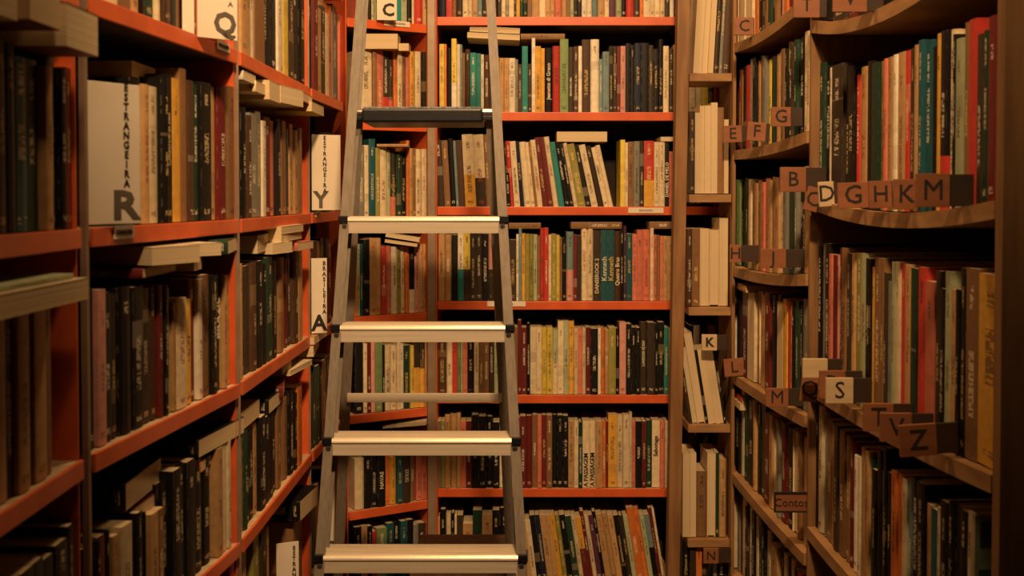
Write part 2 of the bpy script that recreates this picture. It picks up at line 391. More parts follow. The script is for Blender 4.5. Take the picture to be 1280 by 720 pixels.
metal_case('third bay of the left orange bookcase, ending beside the Y card', L2, [LZ[0] + .30] + LZ + [.3], posts=(1, 1), pw=.004, side=(0, 1), **lt)
metal_case('farthest bay of the left orange bookcase, holding the Y and A cards', L3, [LZ[0] + .30] + LZ + [.3], posts=(0, 0), side=(0, 0), back=True, top=2.5, depth=.16)
# beige post in front of the back wall between corner and back bookcases
t = thing('shelf_post', 'beige upright steel post joining the angled and back orange bookcases', 'post', (-.234, 3.28, 0))
box('post', M_POST, -.2475, -.2235, 3.272, 3.284, 0, 2.55, t, I4, .002)
box('edge_strip', M_OR, -.2230, -.2205, 3.274, 3.296, 0, 2.55, t)

# narrow wooden bookcase
wd = thing('wooden_bookcase', 'narrow open-backed pale wooden bookcase between back shelves and right shelves', 'bookcase', (.548, 3.15, 0))
pb = at(840.5, 720, 3.045); pt_ = at(853.5, 0, 3.045)
mb = MB(); k = (pt_ - pb) / (pt_.z - pb.z)
bar(mb, pb + k * (0 - pb.z), pb + k * (2.6 - pb.z), .033, .045); mb.build('post', M_WOOD, wd, .0015)
box('side_panel', M_WOOD, .600, .609, 3.05, 3.25, 0, 2.6, wd, I4, .001)
for z in WZ + [WZ[0] + .32, .07]:
    box('shelf', M_WOODH, .484, .5995, 3.06, 3.23, z - .022, z, wd, I4, .0015)

# right wooden cases
def wood_case(label, seg, zfs, th, ends, top=2.6, depth=.30):
    root = thing('wooden_bookcase', label, 'bookcase', seg.pt(seg.L / 2))
    N = 14
    for zf in zfs:
        mb = MB()
        for i in range(N + 1):
            u = .0005 + (seg.L - .001) * i / N
            for dd, zz in ((-.014, 0), (depth, 0), (depth, -th), (-.014, -th)): mb.v.append(tuple(seg.pt(u, dd, zf(u) + zz)))
        for i in range(N):
            for k in range(4): a = i * 4 + k; b = i * 4 + (k + 1) % 4; mb.f.append((a, b, b + 4, a + 4))
        mb.f += [(3, 2, 1, 0), tuple(N * 4 + k for k in range(4))]
        mb.build('shelf', M_WOODH, root)
    for k, u in enumerate((0, seg.L)):
        if ends[k]:
            w = ends[k]; s = 1 if k else -1
            mt = M_WOODP if w > .02 else M_WOOD
            box('side_panel', mt, min(0, s * w), max(0, s * w), -.012, depth, 0, top, root, seg.mat(u, 0, 0), .001)
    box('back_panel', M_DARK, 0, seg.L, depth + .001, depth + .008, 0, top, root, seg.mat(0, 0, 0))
    return root
wood_case('far bay of the right wooden bookcase with curving shelves', R2, [lambda u: R2Z[0](u) + .29] + R2Z + [lambda u: .25], .026, (0, 0))
wood_case('near bay of the right wooden bookcase with tall dark books', R1, [lambda u: 2.38] + R1Z + [lambda u: .5, lambda u: .12], .026, (.010, .022))

# ------------------------------------------------------------------ BOOK ROWS
A5 = 5.3333
q = (620, A5, 0)
# back bookcase rows (right of the post)
def brow(i, left, right, deft, **kw):
    o1, t1 = left; o2, t2 = right; mid = (22, 141, 259, 377, 494, 611, 728)[i] - 44
    row('back bookcase', i, B1, zconst(BZ[i]), o1, t1, mid, deft, .16, **kw)
    row('back bookcase', i, B1, zconst(BZ[i]), o2, t2, mid, deft, .16, **kw)
brow(0, ((400, A5, 0), '790n 840r 882b 908K 950c 985c 1015O 1050u 1080K 1115B 1150K 1178O'),
     (q, '10K 35c 65e 85c 120K 135y 160G 180G 210b 240O 290c 330O 362O 390s 440O 470b 495l 520K 545k 572w 606w 640u 680O 725c 755v 800l 840k 870r 925K 960o 985c 1030c 1062c 1095c 1130K 1160w 1190v 1213_'), (-66, -66))
brow(1, ((400, A5, 0), '795Y:297 828o:295 842k:320 875Y|w40:258 908w:298 935u:300 948b:355 966B:330 1000t:355 1040t:360 1072w:365 1092B:370 1130K:370 1160b:380 1195_'),
     (q, '20O:390 55O:390 85w:390 130e:400 147B:430 173t:310 213K:430 238w|w50:258 262y:310 300y:325 325k:320 378r:310 427g:262 483K:315 518B:312 550w:310 574B:265 632w:263 690u:395 712u:348 755K:310 783K:310 808R:310 832p:308 866k:290 900k:300 925n:290 970k:290 1018K:305 1050k:330 1085k|k50:264 1118c:308 1155K:330 1185O:300 1212_'), (58, 58),
     titles={'325': ('Jeanette di Greco', .48, .015, 'w'), '383': None})
brow(2, ((400, 5.143, 120), '757K:285 802b:288 840k:275 875u:290 892B:285 935c|y45:248 1005c|K40:248 1072b:250 1100c:250 1125_'),
     (q, '70k:1340 100_'), (172, 172), lean=lambda u: math.radians(-3))
LB2 = lambda u: math.radians(-3 - 9.5 * min(1, max(0, (u - .20) / .28)))
row('back bookcase', 2, B1, zconst(BZ[2]), (620, A5, 130),
    '75k:260 88r:248 122c:250 162n:250 190c:252 238c:255 262b:250 278c:238 312R:220 350R:218 384c:215 420t:250 458k:252 496k:258 520c:256 548m:258 600k:262 638c:262 682K:270 722c:280 752c:265 785_', 205, (172, 172), .15, lean=LB2)
row('back bookcase', 2, B1, zconst(BZ[2]), (620, A5, 130),
    '830Y:243 862c:262 880b:255 922e:252 960K:250 988r|y40:250 1055c:258 1090c:258 1128k:262 1155s|s80:320 1188_', 205, (172, 172), .15, titles={'1128': ('DANIEL DE MELO', .42, .013, 'w')})
brow(3, ((400, 5.143, 250), '760O:225 800O:225 845k:230 885w|t45:205 922Y|K45:205 965K:210 1002K:212 1040k:222 1083p|K45:205 1112k:235 1150_'),
     (620 and (620, A5, 255), '60K:240 90K:245 135w:207 152u:165 172y:200 195m:205 222m:205 250l:208 275b:215 295r:165 322r:165 350c:210 370m:208 403Y:215 425b:230 442k:230 470u|p45:190 518R:210 542K:215 570c:165 610c:170 650K:180 700T:178 748T:178 790B:185 832k:130 852v:150 870T:205 910s:208 943s:180 980s:175 1030c:165 1053s:210 1075b:215 1095s:220 1118O:220 1147O:222 1180_'), (293, 293),
     titles={'650': ('DANSEROCK 2', .35, .0155, 'w'), '700': ('Kenneth', .45, .021, 'w'), '748': ('Kenneth', .45, .021, 'y'), '790': ('Quatro Bras', .42, .0165, 'w')})
brow(4, ((400, 5.143, 380), '757B:235 812c:250 850r:230 882g:240 905l:245 917s:225 947k:220 990c:240 1020b:230 1052b:235 1085K:240 1120l:230 1146k:235 1182_'),
     ((620, A5, 380), '60B:165 120b:160 145R:115 170R:165 205k:135 228c:162 270c:162 305Y:165 340Y:165 378l|c50:180 413c:122 452l:122 485y:122 522c:170 546s:170 576c:165 600R:165 632k:170 680w:165 702o:165 727O:180 752m:165 800k:170 824p:130 868k|k70:140 905k:165 935k:165 962K:130 1010K:130 1060k:135 1082k:130 1125t:165 1155c:170 1166_'), (410, 410))
brow(5, ((380, 3.272, 500), '545e:90 560m:90 575O:70 598O:65 625O:65 640s:92 662R:92 685k:65 714k:70 745k:75 772k:95 800c:92 832_'),
     ((620, A5, 500), '125R:125 160R:115 200R:115 242b:110 275s:110 305R:112 338b:110 375k:110 410k:112 447k:115 483O:150 522c:150 550G:155 578c|c60:150 624c|c60:150 668O:150 710o:150 735R:150 750y:105 808c:108 850c:108 890c:90 908s:150 932k:150 975R:150 1003G:150 1043c:148 1095s:150 1128c:150 1150_'), (522, 522),
     titles={'578': ('A PASSAGEM', .27, .0175, 'k'), '624': ('A PASSAGEM', .27, .0175, 'k'), '1043': ('Sabotage', .62, .017, 'k')})
row('back bookcase', 6, B1, zconst(BZ[6]), (380, 3.272, 500), '541O:490 555k:455 580c:475 600k:470 615c:475 625K:478 650O:510 690G:455 728O:475 770k:455 800k:450 842_', 680, (640, 640), .15)
row('back bookcase', 6, B1, zconst(BZ[6]), (620, A5, 600), '205O:240 240c:275 275k:240 312n:240 345O:235 388O:235 415y:235 448m:240 480k:235 520G:240 560c:235 590y|R50:250 628R:210 652c:235 680v:240 712k:215 735O:230 775O:230 812O:235 850k:235 885K:240 915l:240 945o:185 990o:185 1025l:228 1055u|k50:230 1090R:190 1112c:188 1128_', 690, (642, 642), .15,
    lean=lambda u: math.radians(-4 - 5 * min(1, u / .5)))
# angled corner rows
def arow(i, org, t, deft, **kw): row('angled corner bookcase', i, AN, zconst(AZ[i]), org, t, (28, 154, 272, 393, 513, 630, 748)[i] - 45, deft, .13, **kw)
arow(0, (400, A5, 0), '268s 300p 330k 345l 372l 395u 425_ 490k 517t 550l 590k 625c 640r 690O 722_', (-65, -58))
arow(1, (400, A5, 0), '282c:330 357b:335 385s:335 430K|r35:340 470K|r35:400 500o:345 522c:342 552b:342 577s:345 603y:345 648c:345 685k:350 724_', (62, 64))
arow(2, (400, 5.143, 120), '245e:325 290c:320 320T:280 360m:340 388c:335 440l:350 462K|s30:345 498G:360 530k:360 562o:290 585O:340 605b:340 625c:345 658c:345 682c:345 702_', (180, 185))
arow(3, (400, 5.143, 250), '215o:240 240l:290 262T:290 285k:260 322O:250 368O:250 405r:310 436s:300 465w:305 503m:300 530c:305 555o:305 580k|w35:300 612p:290 645O:290 672O:290 700_', (305, 308))
arow(4, (400, 5.143, 380), '235k:245 288c 312R 335p 360g 405k 422c 465c 498c 522w 548G 588Y 610K|y60 650K|y60 680O 700_', (428, 430))
arow(5, (380, 3.272, 500), '212c:245 250k:230 280k:230 303k:225 335o:230 358y:240 384T:225 405K:220 440b:225 464s:220 487s:215 507_', (568, 560), titles={'303': ('NAVAS', .5, .016, 'w')})
arow(6, (380, 3.272, 500), '210k:525 238O:520 262k:520 282r:545 304g:530 345T:510 372k:505 400T:500 425k:495 452e:515 472K:510 505_', (660, 650))
# left bays
def lrow(sec, i, seg, org, t, mid, deft, depth=.16, **kw):
    row(sec, i, seg, zconst(LZ[i]), org, t, mid, deft, depth, **kw)
S0, S1, S2, S3 = 'nearest left bay', 'second left bay', 'third left bay', 'farthest left bay'
one = (0, 1, 0)
lrow(S0, 1, L0, one, '-70B -35k -14k 2K 12k 26T 47G 62O 70K 80k 88R 97_', 180, ('m', .205))
lrow(S0, 2, L0, one, '-60b -30c -12c 8O 20k 30O 44k 52O 66b 75_', 500, ('m', .205))
lrow(S0, 3, L0, one, '-150k -110k -70k -40k -12k 12k 30k 46k 60k 75k 90k 97_', 700, ('m', .20))
lrow(S1, 0, L1, one, '110c 150b 170O 178k 190G 201c 206B 213R 217k 228_ 243b 247_', -5, ('m', .23))
lrow(S1, 1, L1, (0, 4, 0), '700k:395 750O:430 785c:440 830k:395 862k:380 897y:400 940b:350 972B:410 1000G:430 1030k:420 1082O:440 1110R:440 1150b:440 1182_', 195, ('m', .235), titles={'700': ('Pour Paul', .66, .016, 'w')})
lrow(S1, 2, L1, one, '113k:352 120k:362 130p:364 140k:368 150K:370 158k:360 175k:360 188K:362 198B:360 206R:358 212k:358 216l:362 222O:380 226c:374 238y:376 247R:350 253w:350 258b:345 268k:345 274k:345 282O:345 287m:346 291O:345 296_', 460, ('m', .215), titles={'274': ('BRAZIL', .62, .022, 'w')})
lrow(S1, 3, L1, one, '113k 117O 124k 131R 140k 146O 154c 168T 174k 180T 188k 191O 200b 208_', 690, ('m', .160))
lrow(S1, 3, L1, one, '208k 219k 229k 240k 250k 262k 273_ 275O 282c 288c 292O 296_', 650, ('m', .192))
lrow(S2, 0, L2, one, '299w 304O 311O 317w 323b 335k 342k 349w 353c 360Y 366K 372k 379k 386o 392G 398b 403O 408o 413o 417e 422e 426s 431_', 20, ('m', .255))
lrow(S2, 1, L2, one, '299b 303K 307k 312B 318e 326e 332w 336R 344s 350k 354K 358b 363K 367O 371O 376b 381b 384_', 200, ('m', .20))
lrow(S2, 2, L2, one, '299c 302O 306k 313K 319B 325k 331k 337G 343k 348G 353b 358b 363R 367K 371B 376O 380O 384_', 380, ('m', .205))
lrow(S2, 3, L2, one, '299e 302K 305O 309G 313k 319k 324O 329k 335k 341k 346k 351b 355O 360b 365k 370k 374o 379o 384_', 550, ('m', .178))
lrow(S2, 4, L2, one, '310O:680 316_ 322m:668 329K:664 336O:662 342_ 372b:650 378b:650 384_', 700, ('m', .20))
lrow(S1, 4, L1, one, '120k 150K 180k 210b 240k 262G 282k 290r:686 296_', 760, ('m', .21))
lrow(S3, 0, L3, one, '389k 394R 399O 404K 409c 414s 419_', 60, ('m', .22), .10)
lrow(S3, 1, L3, one, '414k 418O 421_', 200, ('m', .21), .10)
lrow(S3, 2, L3, one, '389K:307 393R:304 397K:302 401b:302 405K:298 409k:298 413R:300 417K 421_', 360, ('m', .20), .10)
lrow(S3, 3, L3, one, '389k 393K 397G 401k 405b 409k 413K 417k 421_', 510, ('m', .19), .10)
lrow(S3, 4, L3, one, '389k 394K 399O 404_ 417k 421_', 650, ('m', .19), .10)
# wooden unit and the shelf behind it
o4 = (840, 4, 0)
def wrow(i, org, t, mid, deft, **kw): row('narrow wooden bookcase', i, WD, zconst(WZ[i]), org, t, mid, deft, .13, **kw)
wrow(0, o4, '108P 150P 180P 208K 238e 255B 285_', 40, ('m', .27), lean=lambda u: math.radians(3))
wrow(1, o4, '88K:560 116P:565 142P:530 165P:530 198P:515 230b:540 262P:600 285_', 190, ('m', .25))
wrow(2, (840, 4, 170), '78B:470 102b:468 142P:468 188P:470 240P:415 284_', 340, ('m', .24))
wrow(3, (840, 4, 340), '88K:400 105P:380 130P:300 170k:390 185P:390 225P:385 262k:390 275_', 470, ('m', .22), lean=lambda u: math.radians(-9))
wrow(4, (840, 3.272, 500), '45P:225 75P:222 100b:300 146P:222 180G:222 195O:250 225_', 620, ('m', .24))
wrow(5, (840, 3.272, 500), '45k:590 75K:590 100o:590 125_ 170e:640 185k:640 225_', 700, ('m', .20))
for i, s in ((1, '862c 870c 878Y 886G 893r 899o 905b 912_'), (2, '862k 870k 878k 886k 893r 899k 907k 912_'), (3, '862b 870B 878b 886k 893r 900r 908_'), (0, '862O 872k 882c 893b 903_'), (4, '862k 867c 875k 885O 895k 905_'), (5, '862K 875k 890B 905_')):
    row('shelf behind narrow wooden bookcase', i, B2, zconst(BZ[i]), one, s, (22, 141, 259, 377, 494, 611)[i] - 45, ('m', .21), .15)
# right far bay
def rrow(i, org, t, mid, deft, **kw): row('far right bay', i, R2, R2Z[i], org, t, mid, deft, .17, **kw)
rrow(0, o4, '305o 325P 360P 392o 412G 425k 438K 455b 470G 485k 498b 515K 530p 545o 560c 575R 590y 605b 620O 640k 655c 675b 690O 702_', 20, ('m', .22))
rrow(1, o4, '305b 322r 335b 345k 360r 385e 395k 412O 425b 440e 456Y 474G 500O 515c 530b 545k 556Y|k70 575K 590k 600G 615k 637c 655c 672O 688O 702_', 120, ('m', .225))
rrow(2, (840, 4, 170), '295g 322k 335G 350K 360R 370c 382b 400O 413b 426w 436s 452s 470O 485b 498O 515c 535e 560k 575G 600e 615k 628w 640k 655O 680c 700_', 270, ('m', .235))
rrow(3, (840, 4, 340), '290w 300K 330R 345v 370P 402b 412P 430O 455R 480k 505K 518P 545y 565r 580O 590k 605G 622k 636e 665b 680O 700_', 430, ('m', .24))
rrow(4, (840, 3.272, 500), '225o 240b 255k 272w 283G 300k 322O 333k 345G 362R 385O 398P 418e 432R 455k 480P 500b 515b 530O 548b 562_', 560, ('m', .235))
rrow(5, (840, 3.272, 500), '230P 252e 262R 275c 290K 300w 312k 325c 338k 350T 360k 372w 385k 400O 425k 440w 455k 470B 480c 495k 510r 530k 548c 560_', 670, ('m', .215))
# right near bay
def nrow(i, org, t, mid, deft, **kw): row('near right bay', i, R1, R1Z[i], org, t, mid, deft, .22, setback=.006, **kw)
nrow(0, one, '1022k 1040K 1055R 1070k 1085b 1100k 1115k 1130K 1145k 1160k 1190b 1220k 1254_', -50, ('m', .25))
nrow(1, one, '1022G:80 1028k:84 1035w:86 1038K:82 1052k:84 1058k:90 1066r:95 1071O:85 1081k:78 1087G:80 1096b:78 1101s:75 1106O:73 1112w:70 1118O:67 1127r:65 1133K:62 1139O:58 1144T:52 1150T:52 1158k:60 1166y:44 1173k|r30:40 1181c:39 1187k:45 1191l:50 1200b:30 1206r:26 1216K:45 1223G:40 1230R:22 1240K:20 1247k:35 1256_', 150, ('m', .26))
nrow(2, (1000, 4.5, 300), '60k:40 82k:40 108e:28 125k:24 150s:85 168R:90 185p:90 203R:50 215b:50 250K:80 270O:80 292m:78 325l:80 358k:110 385y:160 405b:105 440b:110 462K:190 475e:240 505l:130 525c:130 550r:140 575O:145 608G:165 640r:160 685s:240 735K:180 762k:280 792l:185 830O:285 865k:285 885k:165 915b|b80:168 985y:203 1130_', 420, ('m', .28))
nrow(3, one, '1012l 1016k 1020c:508 1026e:515 1030b:525 1036O:530 1040K:532 1045b:538 1052b:545 1058R:552 1064w:570 1069w:572 1073O:560 1078O:565 1083T:575 1088k:588 1093k 1098e:590 1102k 1106k:592 1111o:590 1118o:595 1124c:600 1130u:602 1135k:600 1144k:605 1153O:632 1160T:638 1168c:636 1173k:628 1182k:630 1190k:635 1198k:640 1206c:641 1214_', 640, ('m', .275))

# ------------------------------------------------------------------ choose individuals and label them
ORD = ['zeroth', 'first', 'second', 'third', 'fourth', 'fifth', 'sixth', 'seventh', 'eighth', 'ninth', 'tenth', 'eleventh', 'twelfth', 'thirteenth', 'fourteenth', 'fifteenth', 'sixteenth', 'seventeenth', 'eighteenth']
base_row = {'near right bay': 0, 'far right bay': 0}
def shelf_word(i): return {0: 'top', 1: 'second', 2: 'third', 3: 'fourth', 4: 'fifth', 5: 'sixth', 6: 'bottom'}[i] + ' visible shelf'
def bmat(b):
    m = b['seg'].mat(b['u'], b['dep'], b['z'] + .0022)
    if b['lean']:
        a = b['lean']; off = (b['t'] / 2)
        m = m @ Matrix.Translation((-off if a > 0 else off, 0, 0)) @ Matrix.Rotation(a, 4, 'Y') @ Matrix.Translation((off if a > 0 else -off, 0, 0))
    return m
for b in BOOKS:
    M = bmat(b); pts = [proj(M @ Vector((x, 0, z))) for x in (-b['t'] / 2, b['t'] / 2) for z in (0, b['h'])]
    x0, x1 = max(0, min(p[0] for p in pts)), min(1280, max(p[0] for p in pts)); y0, y1 = max(0, min(p[1] for p in pts)), min(720, max(p[1] for p in pts))
    b['area'] = max(0, x1 - x0) * max(0, y1 - y0); b['M'] = M; b['px'] = sum(p[0] for p in pts) / 4
rank = sorted([b for b in BOOKS if b['area'] > 60], key=lambda b: -b['area'])
rank.sort(key=lambda b: -b['area'] - (9e9 if b['title'] else 0))
for b in rank[:300]: b['solo'] = True
print('BOOKS', len(BOOKS), 'in view', len(rank), 'smallest solo area', rank[min(299, len(rank) - 1)]['area'])
rows = {}
for b in BOOKS:
    if b['area'] > 20: rows.setdefault((b['sec'], b['shelf']), []).append(b)
def cname(b):
    n = PAL[b['col']][1]
    if b['col2'] and b['col2'] != b['col']: n += ' and ' + PAL[b['col2']][1]
    return n
used = set()
for (sec, sh), L in rows.items():
    L.sort(key=lambda b: b['px']); med = sorted(b['t'] for b in L)[len(L) // 2]
    for i, b in enumerate(L):
        n = cname(b); size = 'thick ' if b['t'] > med * 1.5 else ('slim ' if b['t'] < med * .62 else '')
        same = [c for c in L if cname(c) == n]
        noun = 'reversed book' if b['col'] == 'P' else 'book'
        if b['col'] == 'P': n = 'cream page-edge'
        where = f"on {shelf_word(sh)} of {sec}"
        lab = None
        if len(same) == 1: lab = f"{size}{n} {noun}, the only one of its colour {where}"
        elif 0 < i < len(L) - 1:
            a, c = cname(L[i - 1]), cname(L[i + 1])
            if sum(1 for j in range(1, len(L) - 1) if cname(L[j]) == cname(b) and cname(L[j - 1]) == a and cname(L[j + 1]) == c) == 1 and a != c:
                lab = f"{n} {noun} between {a} and {c} books {where}"
        if not lab or len(lab.split()) > 16 or lab in used:
            k = same.index(b) + 1; kr = len(same) - k + 1
            lab = (f"{ORD[k]} {n} {noun} from the left {where}" if k <= kr else (f"{ORD[kr]} {n} {noun} from the right {where}" if kr > 1 else f"rightmost {n} {noun} {where}"))
        if len(lab.split()) > 16: lab = lab.replace(' visible shelf', ' shelf')
        if len(lab.split()) > 16: lab = lab.replace('the only one of its colour', 'alone')
        used.add(lab); b['label'] = lab
stuff_c = dict(V=[], F=[], C=[], B=[], T=[], S=[]); stuff_p = dict(V=[], F=[], B=[], S=[])
for b in BOOKS:
    grp = f"books standing on {shelf_word(b['shelf'])} of {b['sec']}"
    if b.get('solo'):
        make_book(b['M'], b['t'], b['h'], b['d'], b['col'], b['label'], grp, b['col2'], b['frac'], b['hard'], b['rev'], b['title'])
    else:
        cv, pg = book_mesh(b['t'], b['h'], b['d'], b['col'], b['col2'], b['frac'], b['hard'], b['rev'])
        for D, d in ((stuff_c, cv), (stuff_p, pg)):
            o = len(D['V']); D['V'] += [tuple(b['M'] @ Vector(v)) for v in d['V']]; D['F'] += [tuple(o + i for i in f) for f in d['F']]
            D['B'] += d['B']; D['S'] += [d['s']] * len(d['F'])
            if 'C' in d: D['C'] += d['C']; D['T'] += [d['T']] * len(d['F'])
def build_stuff():
    V = stuff_c['V'] + stuff_p['V']; o = len(stuff_c['V'])
    Fa = stuff_c['F'] + [tuple(o + i for i in f) for f in stuff_p['F']]
    me = bpy.data.meshes.new('books'); me.from_pydata(V, [], Fa); me.materials.append(MC); me.materials.append(MP)
    nc = len(stuff_c['F'])
    bk = []; co = []; tt = []
    for i, f in enumerate(Fa):
        if i < nc: B_, s, c, t = stuff_c['B'][i], stuff_c['S'][i], stuff_c['C'][i], stuff_c['T'][i]
        else: B_, s, c, t = stuff_p['B'][i - nc], stuff_p['S'][i - nc], (1, 1, 1), (1, 1, 1)
        for u, v in B_: bk += [u, v, s]
        co += [*c, 1] * len(f); tt += [*t, 1] * len(f)
    me.attributes.new('bk', 'FLOAT_VECTOR', 'CORNER').data.foreach_set('vector', bk)
    me.attributes.new('Col', 'FLOAT_COLOR', 'CORNER').data.foreach_set('color', co)
    me.attributes.new('Ttl', 'FLOAT_COLOR', 'CORNER').data.foreach_set('color', tt)
    me.polygons.foreach_set('material_index', [0] * nc + [1] * (len(Fa) - nc))
    ob = bpy.data.objects.new('books', me); link(ob)
    tag(ob, 'smallest-looking spines of books filling the remaining places on all the shelves', 'books', None, 'stuff')
build_stuff()

# ------------------------------------------------------------------ LYING BOOKS
def flat(px, py, Y, w, l, th, col, mode, label, group, yaw=0, side='L', pitch=0, hard=False, roll=0):
    """near aisle-side bottom corner at pixel px,py depth Y; l runs away from camera, w into the shelf"""
    p = at(px, py, Y); sx = -1 if side == 'L' else 1
    a = math.radians(yaw); away = Vector((math.sin(a), math.cos(a), 0)); inn = Vector((sx * math.cos(a), -sx * math.sin(a), 0)); up = Vector((0, 0, 1))
    if pitch:
        R = Matrix.Rotation(math.radians(pitch), 3, inn); away = R @ away; up = R @ up
    if roll:
        R = Matrix.Rotation(math.radians(roll), 3, away); inn = R @ inn; up = R @ up
    ctr = p + up * (th / 2)
    # local axes: x thickness, y depth from spine, z height
    if mode == 'cam': yv, zv, d, h = away, inn, l, w; org = ctr
    else: yv, zv, d, h = inn, away, w, l; org = ctr
    xv = yv.cross(zv)
    m = Matrix.Identity(4); m.col[0][:3] = xv; m.col[1][:3] = yv; m.col[2][:3] = zv; m.col[3][:3] = org
    return make_book(m, th, h, d, col, label, group, None, .5, hard, mode == 'P')
GL = 'books lying flat on the rows of the left bookcase'
fl = [
 # px, py, Y, w, l, th, col, mode, yaw, label
 (165, 96, 1.66, .15, .11, .024, 'P', 'P', 0, 'tan page block lying on the books right of the R card top'),
 (178, 348, 1.60, .19, .16, .014, 'R', 'cam', 0, 'maroon book lying flat under loose pages below the R card'),
 (190, 332, 1.60, .13, .10, .026, 'c', 'P', 26, 'splayed paper-bound book with bright pages lying on maroon book below R card'),
 (216, 322, 1.70, .12, .09, .020, 'c', 'P', 38, 'second splayed cream book overlapping the one below the R card'),
 (243, 339, 1.80, .14, .07, .034, 'c', 'P', -6, 'thick cream page block lying right of the splayed books'),
 (285, 318, 1.86, .16, .20, .024, 'G', 'cam', -8, 'dark green book with cream pages lying near the end of second left bay'),
 (157, 640, 1.565, .19, .16, .040, 'k', 'cam', 0, 'thick black book with cream page block jutting out, lower left rows'),
 (168, 653, 1.600, .19, .14, .020, 'R', 'cam', 2, 'dark red book lying beneath the thick black jutting book'),
 (248, 573, 1.83, .19, .20, .030, 'k', 'cam', 8, 'black book with white lettering lying above an orange one'),
 (251, 591, 1.84, .20, .16, .016, 'o', 'cam', 0, 'orange book lying under a black book in the lower left rows'),
 (300, 541, 2.03, .18, .16, .032, 'O', 'P', 0, 'tan book lying flat just past the second left upright'),
 (336, 518, 2.26, .19, .13, .030, 'k', 'cam', 0, 'black book with cream pages lying in third left bay'),
 (354, 497, 2.36, .17, .14, .024, 'R', 'cam', -10, 'maroon book tilted on the row beside the black lying book'),
 (363, 470, 2.44, .15, .17, .012, 'c', 'P', 6, 'thin cream booklet lying open near the third left upright'),
 (353, 468, 2.38, .13, .10, .020, 'O', 'P', 0, 'small tan page block lying behind the thin cream booklet'),
 (304, 99, 2.03, .15, .10, .016, 'w', 'cam', 0, 'white-edged book at left end of the pile over third left bay'),
 (320, 114, 2.12, .15, .10, .020, 'c', 'cam', 0, 'cream book jutting from the pile over third left bay'),
 (337, 124, 2.20, .15, .14, .038, 'c', 'P', 0, 'thick cream page block in the pile over third left bay'),
 (351, 128, 2.30, .15, .13, .036, 'c', 'P', 10, 'cream page block leaning in the pile left of the red lying book'),
 (378, 126, 2.44, .15, .12, .020, 'r', 'cam', 0, 'red book lying flat under the third left bay top shelf'),
 (390, 139, 2.52, .14, .16, .022, 'Y', 'P', 0, 'cream book with yellow spine edge lying below the red one'),
 (322, 317, 2.16, .16, .20, .034, 'c', 'P', -4, 'long cream page block jutting out in third left bay'),
 (352, 303, 2.30, .17, .22, .018, 'c', 'P', 0, 'lower of two stacked cream books in third left bay'),
 (352, 293, 2.30, .17, .22, .016, 'c', 'P', 1, 'upper of two stacked cream books in third left bay'),
 (341, 318, 2.26, .12, .10, .022, 'c', 'P', 12, 'small cream page block under the two stacked cream books'),
 (372, 314, 2.45, .14, .14, .018, 's', 'cam', 4, 'salmon-covered book lying under the stacked cream books'),
 (392, 446, 2.66, .14, .20, .026, 'c', 'P', -6, 'cream page block lying under the A card shelf'),
 (393, 431, 2.66, .13, .18, .018, 'O', 'P', 0, 'tan book lying on the cream block under the A card shelf'),
 (375, 652, 2.50, .17, .14, .046, 'k', 'cam', 6, 'black plastic-wrapped book lying in the lowest left row'),
]
for f in fl:
    flat(f[0], f[1], f[2], f[3], f[4], f[5], f[6], f[7], f[9], GL, f[8])
def flat_xyz(x, y, z, w, l, th, col, mode, label, yaw=0, group=GL, hard=False):
    P_ = proj((x, y, z)); flat(P_[0], P_[1], y, w, l, th, col, mode, label, group, yaw, hard=hard)
flat_xyz(-.515, 1.05, 1.475, .15, .31, .026, 'c', 'P', 'long cream page block lying on the row at the left photo edge', 0)
flat_xyz(-.525, 1.06, 1.5015, .15, .28, .006, 'l', 'aisle', 'thin green and pink booklet on the long cream block at the left edge', 0)
flat_xyz(-.50, 1.085, 1.777, .15, .053, .045, 'c', 'P', 'leftmost of the three page blocks jutting out at the upper left corner')
flat_xyz(-.50, 1.168, 1.783, .15, .078, .042, 'R', 'P', 'middle of the three page blocks jutting out at the upper left corner')
flat_xyz(-.50, 1.263, 1.768, .15, .096, .050, 'R', 'P', 'rightmost page block jutting out at the upper left corner', 0)

def bflat(px0, px1, y0, y1, Y, col, rev, label, tilt=0, group='books lying flat on the back bookcase rows', d=.13):
    a = at(px0, y1, Y); b = at(px1, y0, Y); h = b.x - a.x; th = abs(b.z - a.z)
    if tilt: th = min(th, .02)
    # height axis runs along +x (right), thickness up
    m = Matrix.Identity(4); m.col[0][:3] = (0, 0, -1); m.col[1][:3] = (0, 1, 0); m.col[2][:3] = (1, 0, 0); m.col[3][:3] = (a.x, Y, a.z + th / 2)
    R = Matrix.Rotation(math.radians(tilt), 4, 'Y'); m = Matrix.Translation((a.x, Y, a.z + th / 2)) @ R @ Matrix.Translation((-a.x, -Y, -a.z - th / 2)) @ m
    return make_book(m, th, h, d, col, label, group, None, .5, False, rev)
bflat(584, 650, 40, 47, 3.305, 'c', True, 'lower of two cream books lying behind the ladder top', 3)
bflat(587, 650, 32, 39, 3.305, 'w', True, 'upper of two cream books lying behind the ladder top', 3)
bflat(651, 706, 42, 49, 3.31, 'b', False, 'brown book lying on the second row right of the ladder')
bflat(696, 759, 164.5, 177, 3.31, 'c', True, 'cream book lying across the leaning books of the third row')
bflat(826, 842, 171, 176.5, 3.31, 'c', True, 'small cream pamphlet lying at the right end of the third row')
bflat(636, 676, 278.5, 286, 3.31, 'b', False, 'brown book lying on the fourth row beside the ladder')
bflat(714, 777, 277.5, 286, 3.31, 'b', False, 'brown book lying in the middle of the fourth row')
bflat(812, 841, 277, 286, 3.31, 'b', False, 'brown book lying at the right end of the fourth row')
GA = 'books lying flat on the angled corner rows'
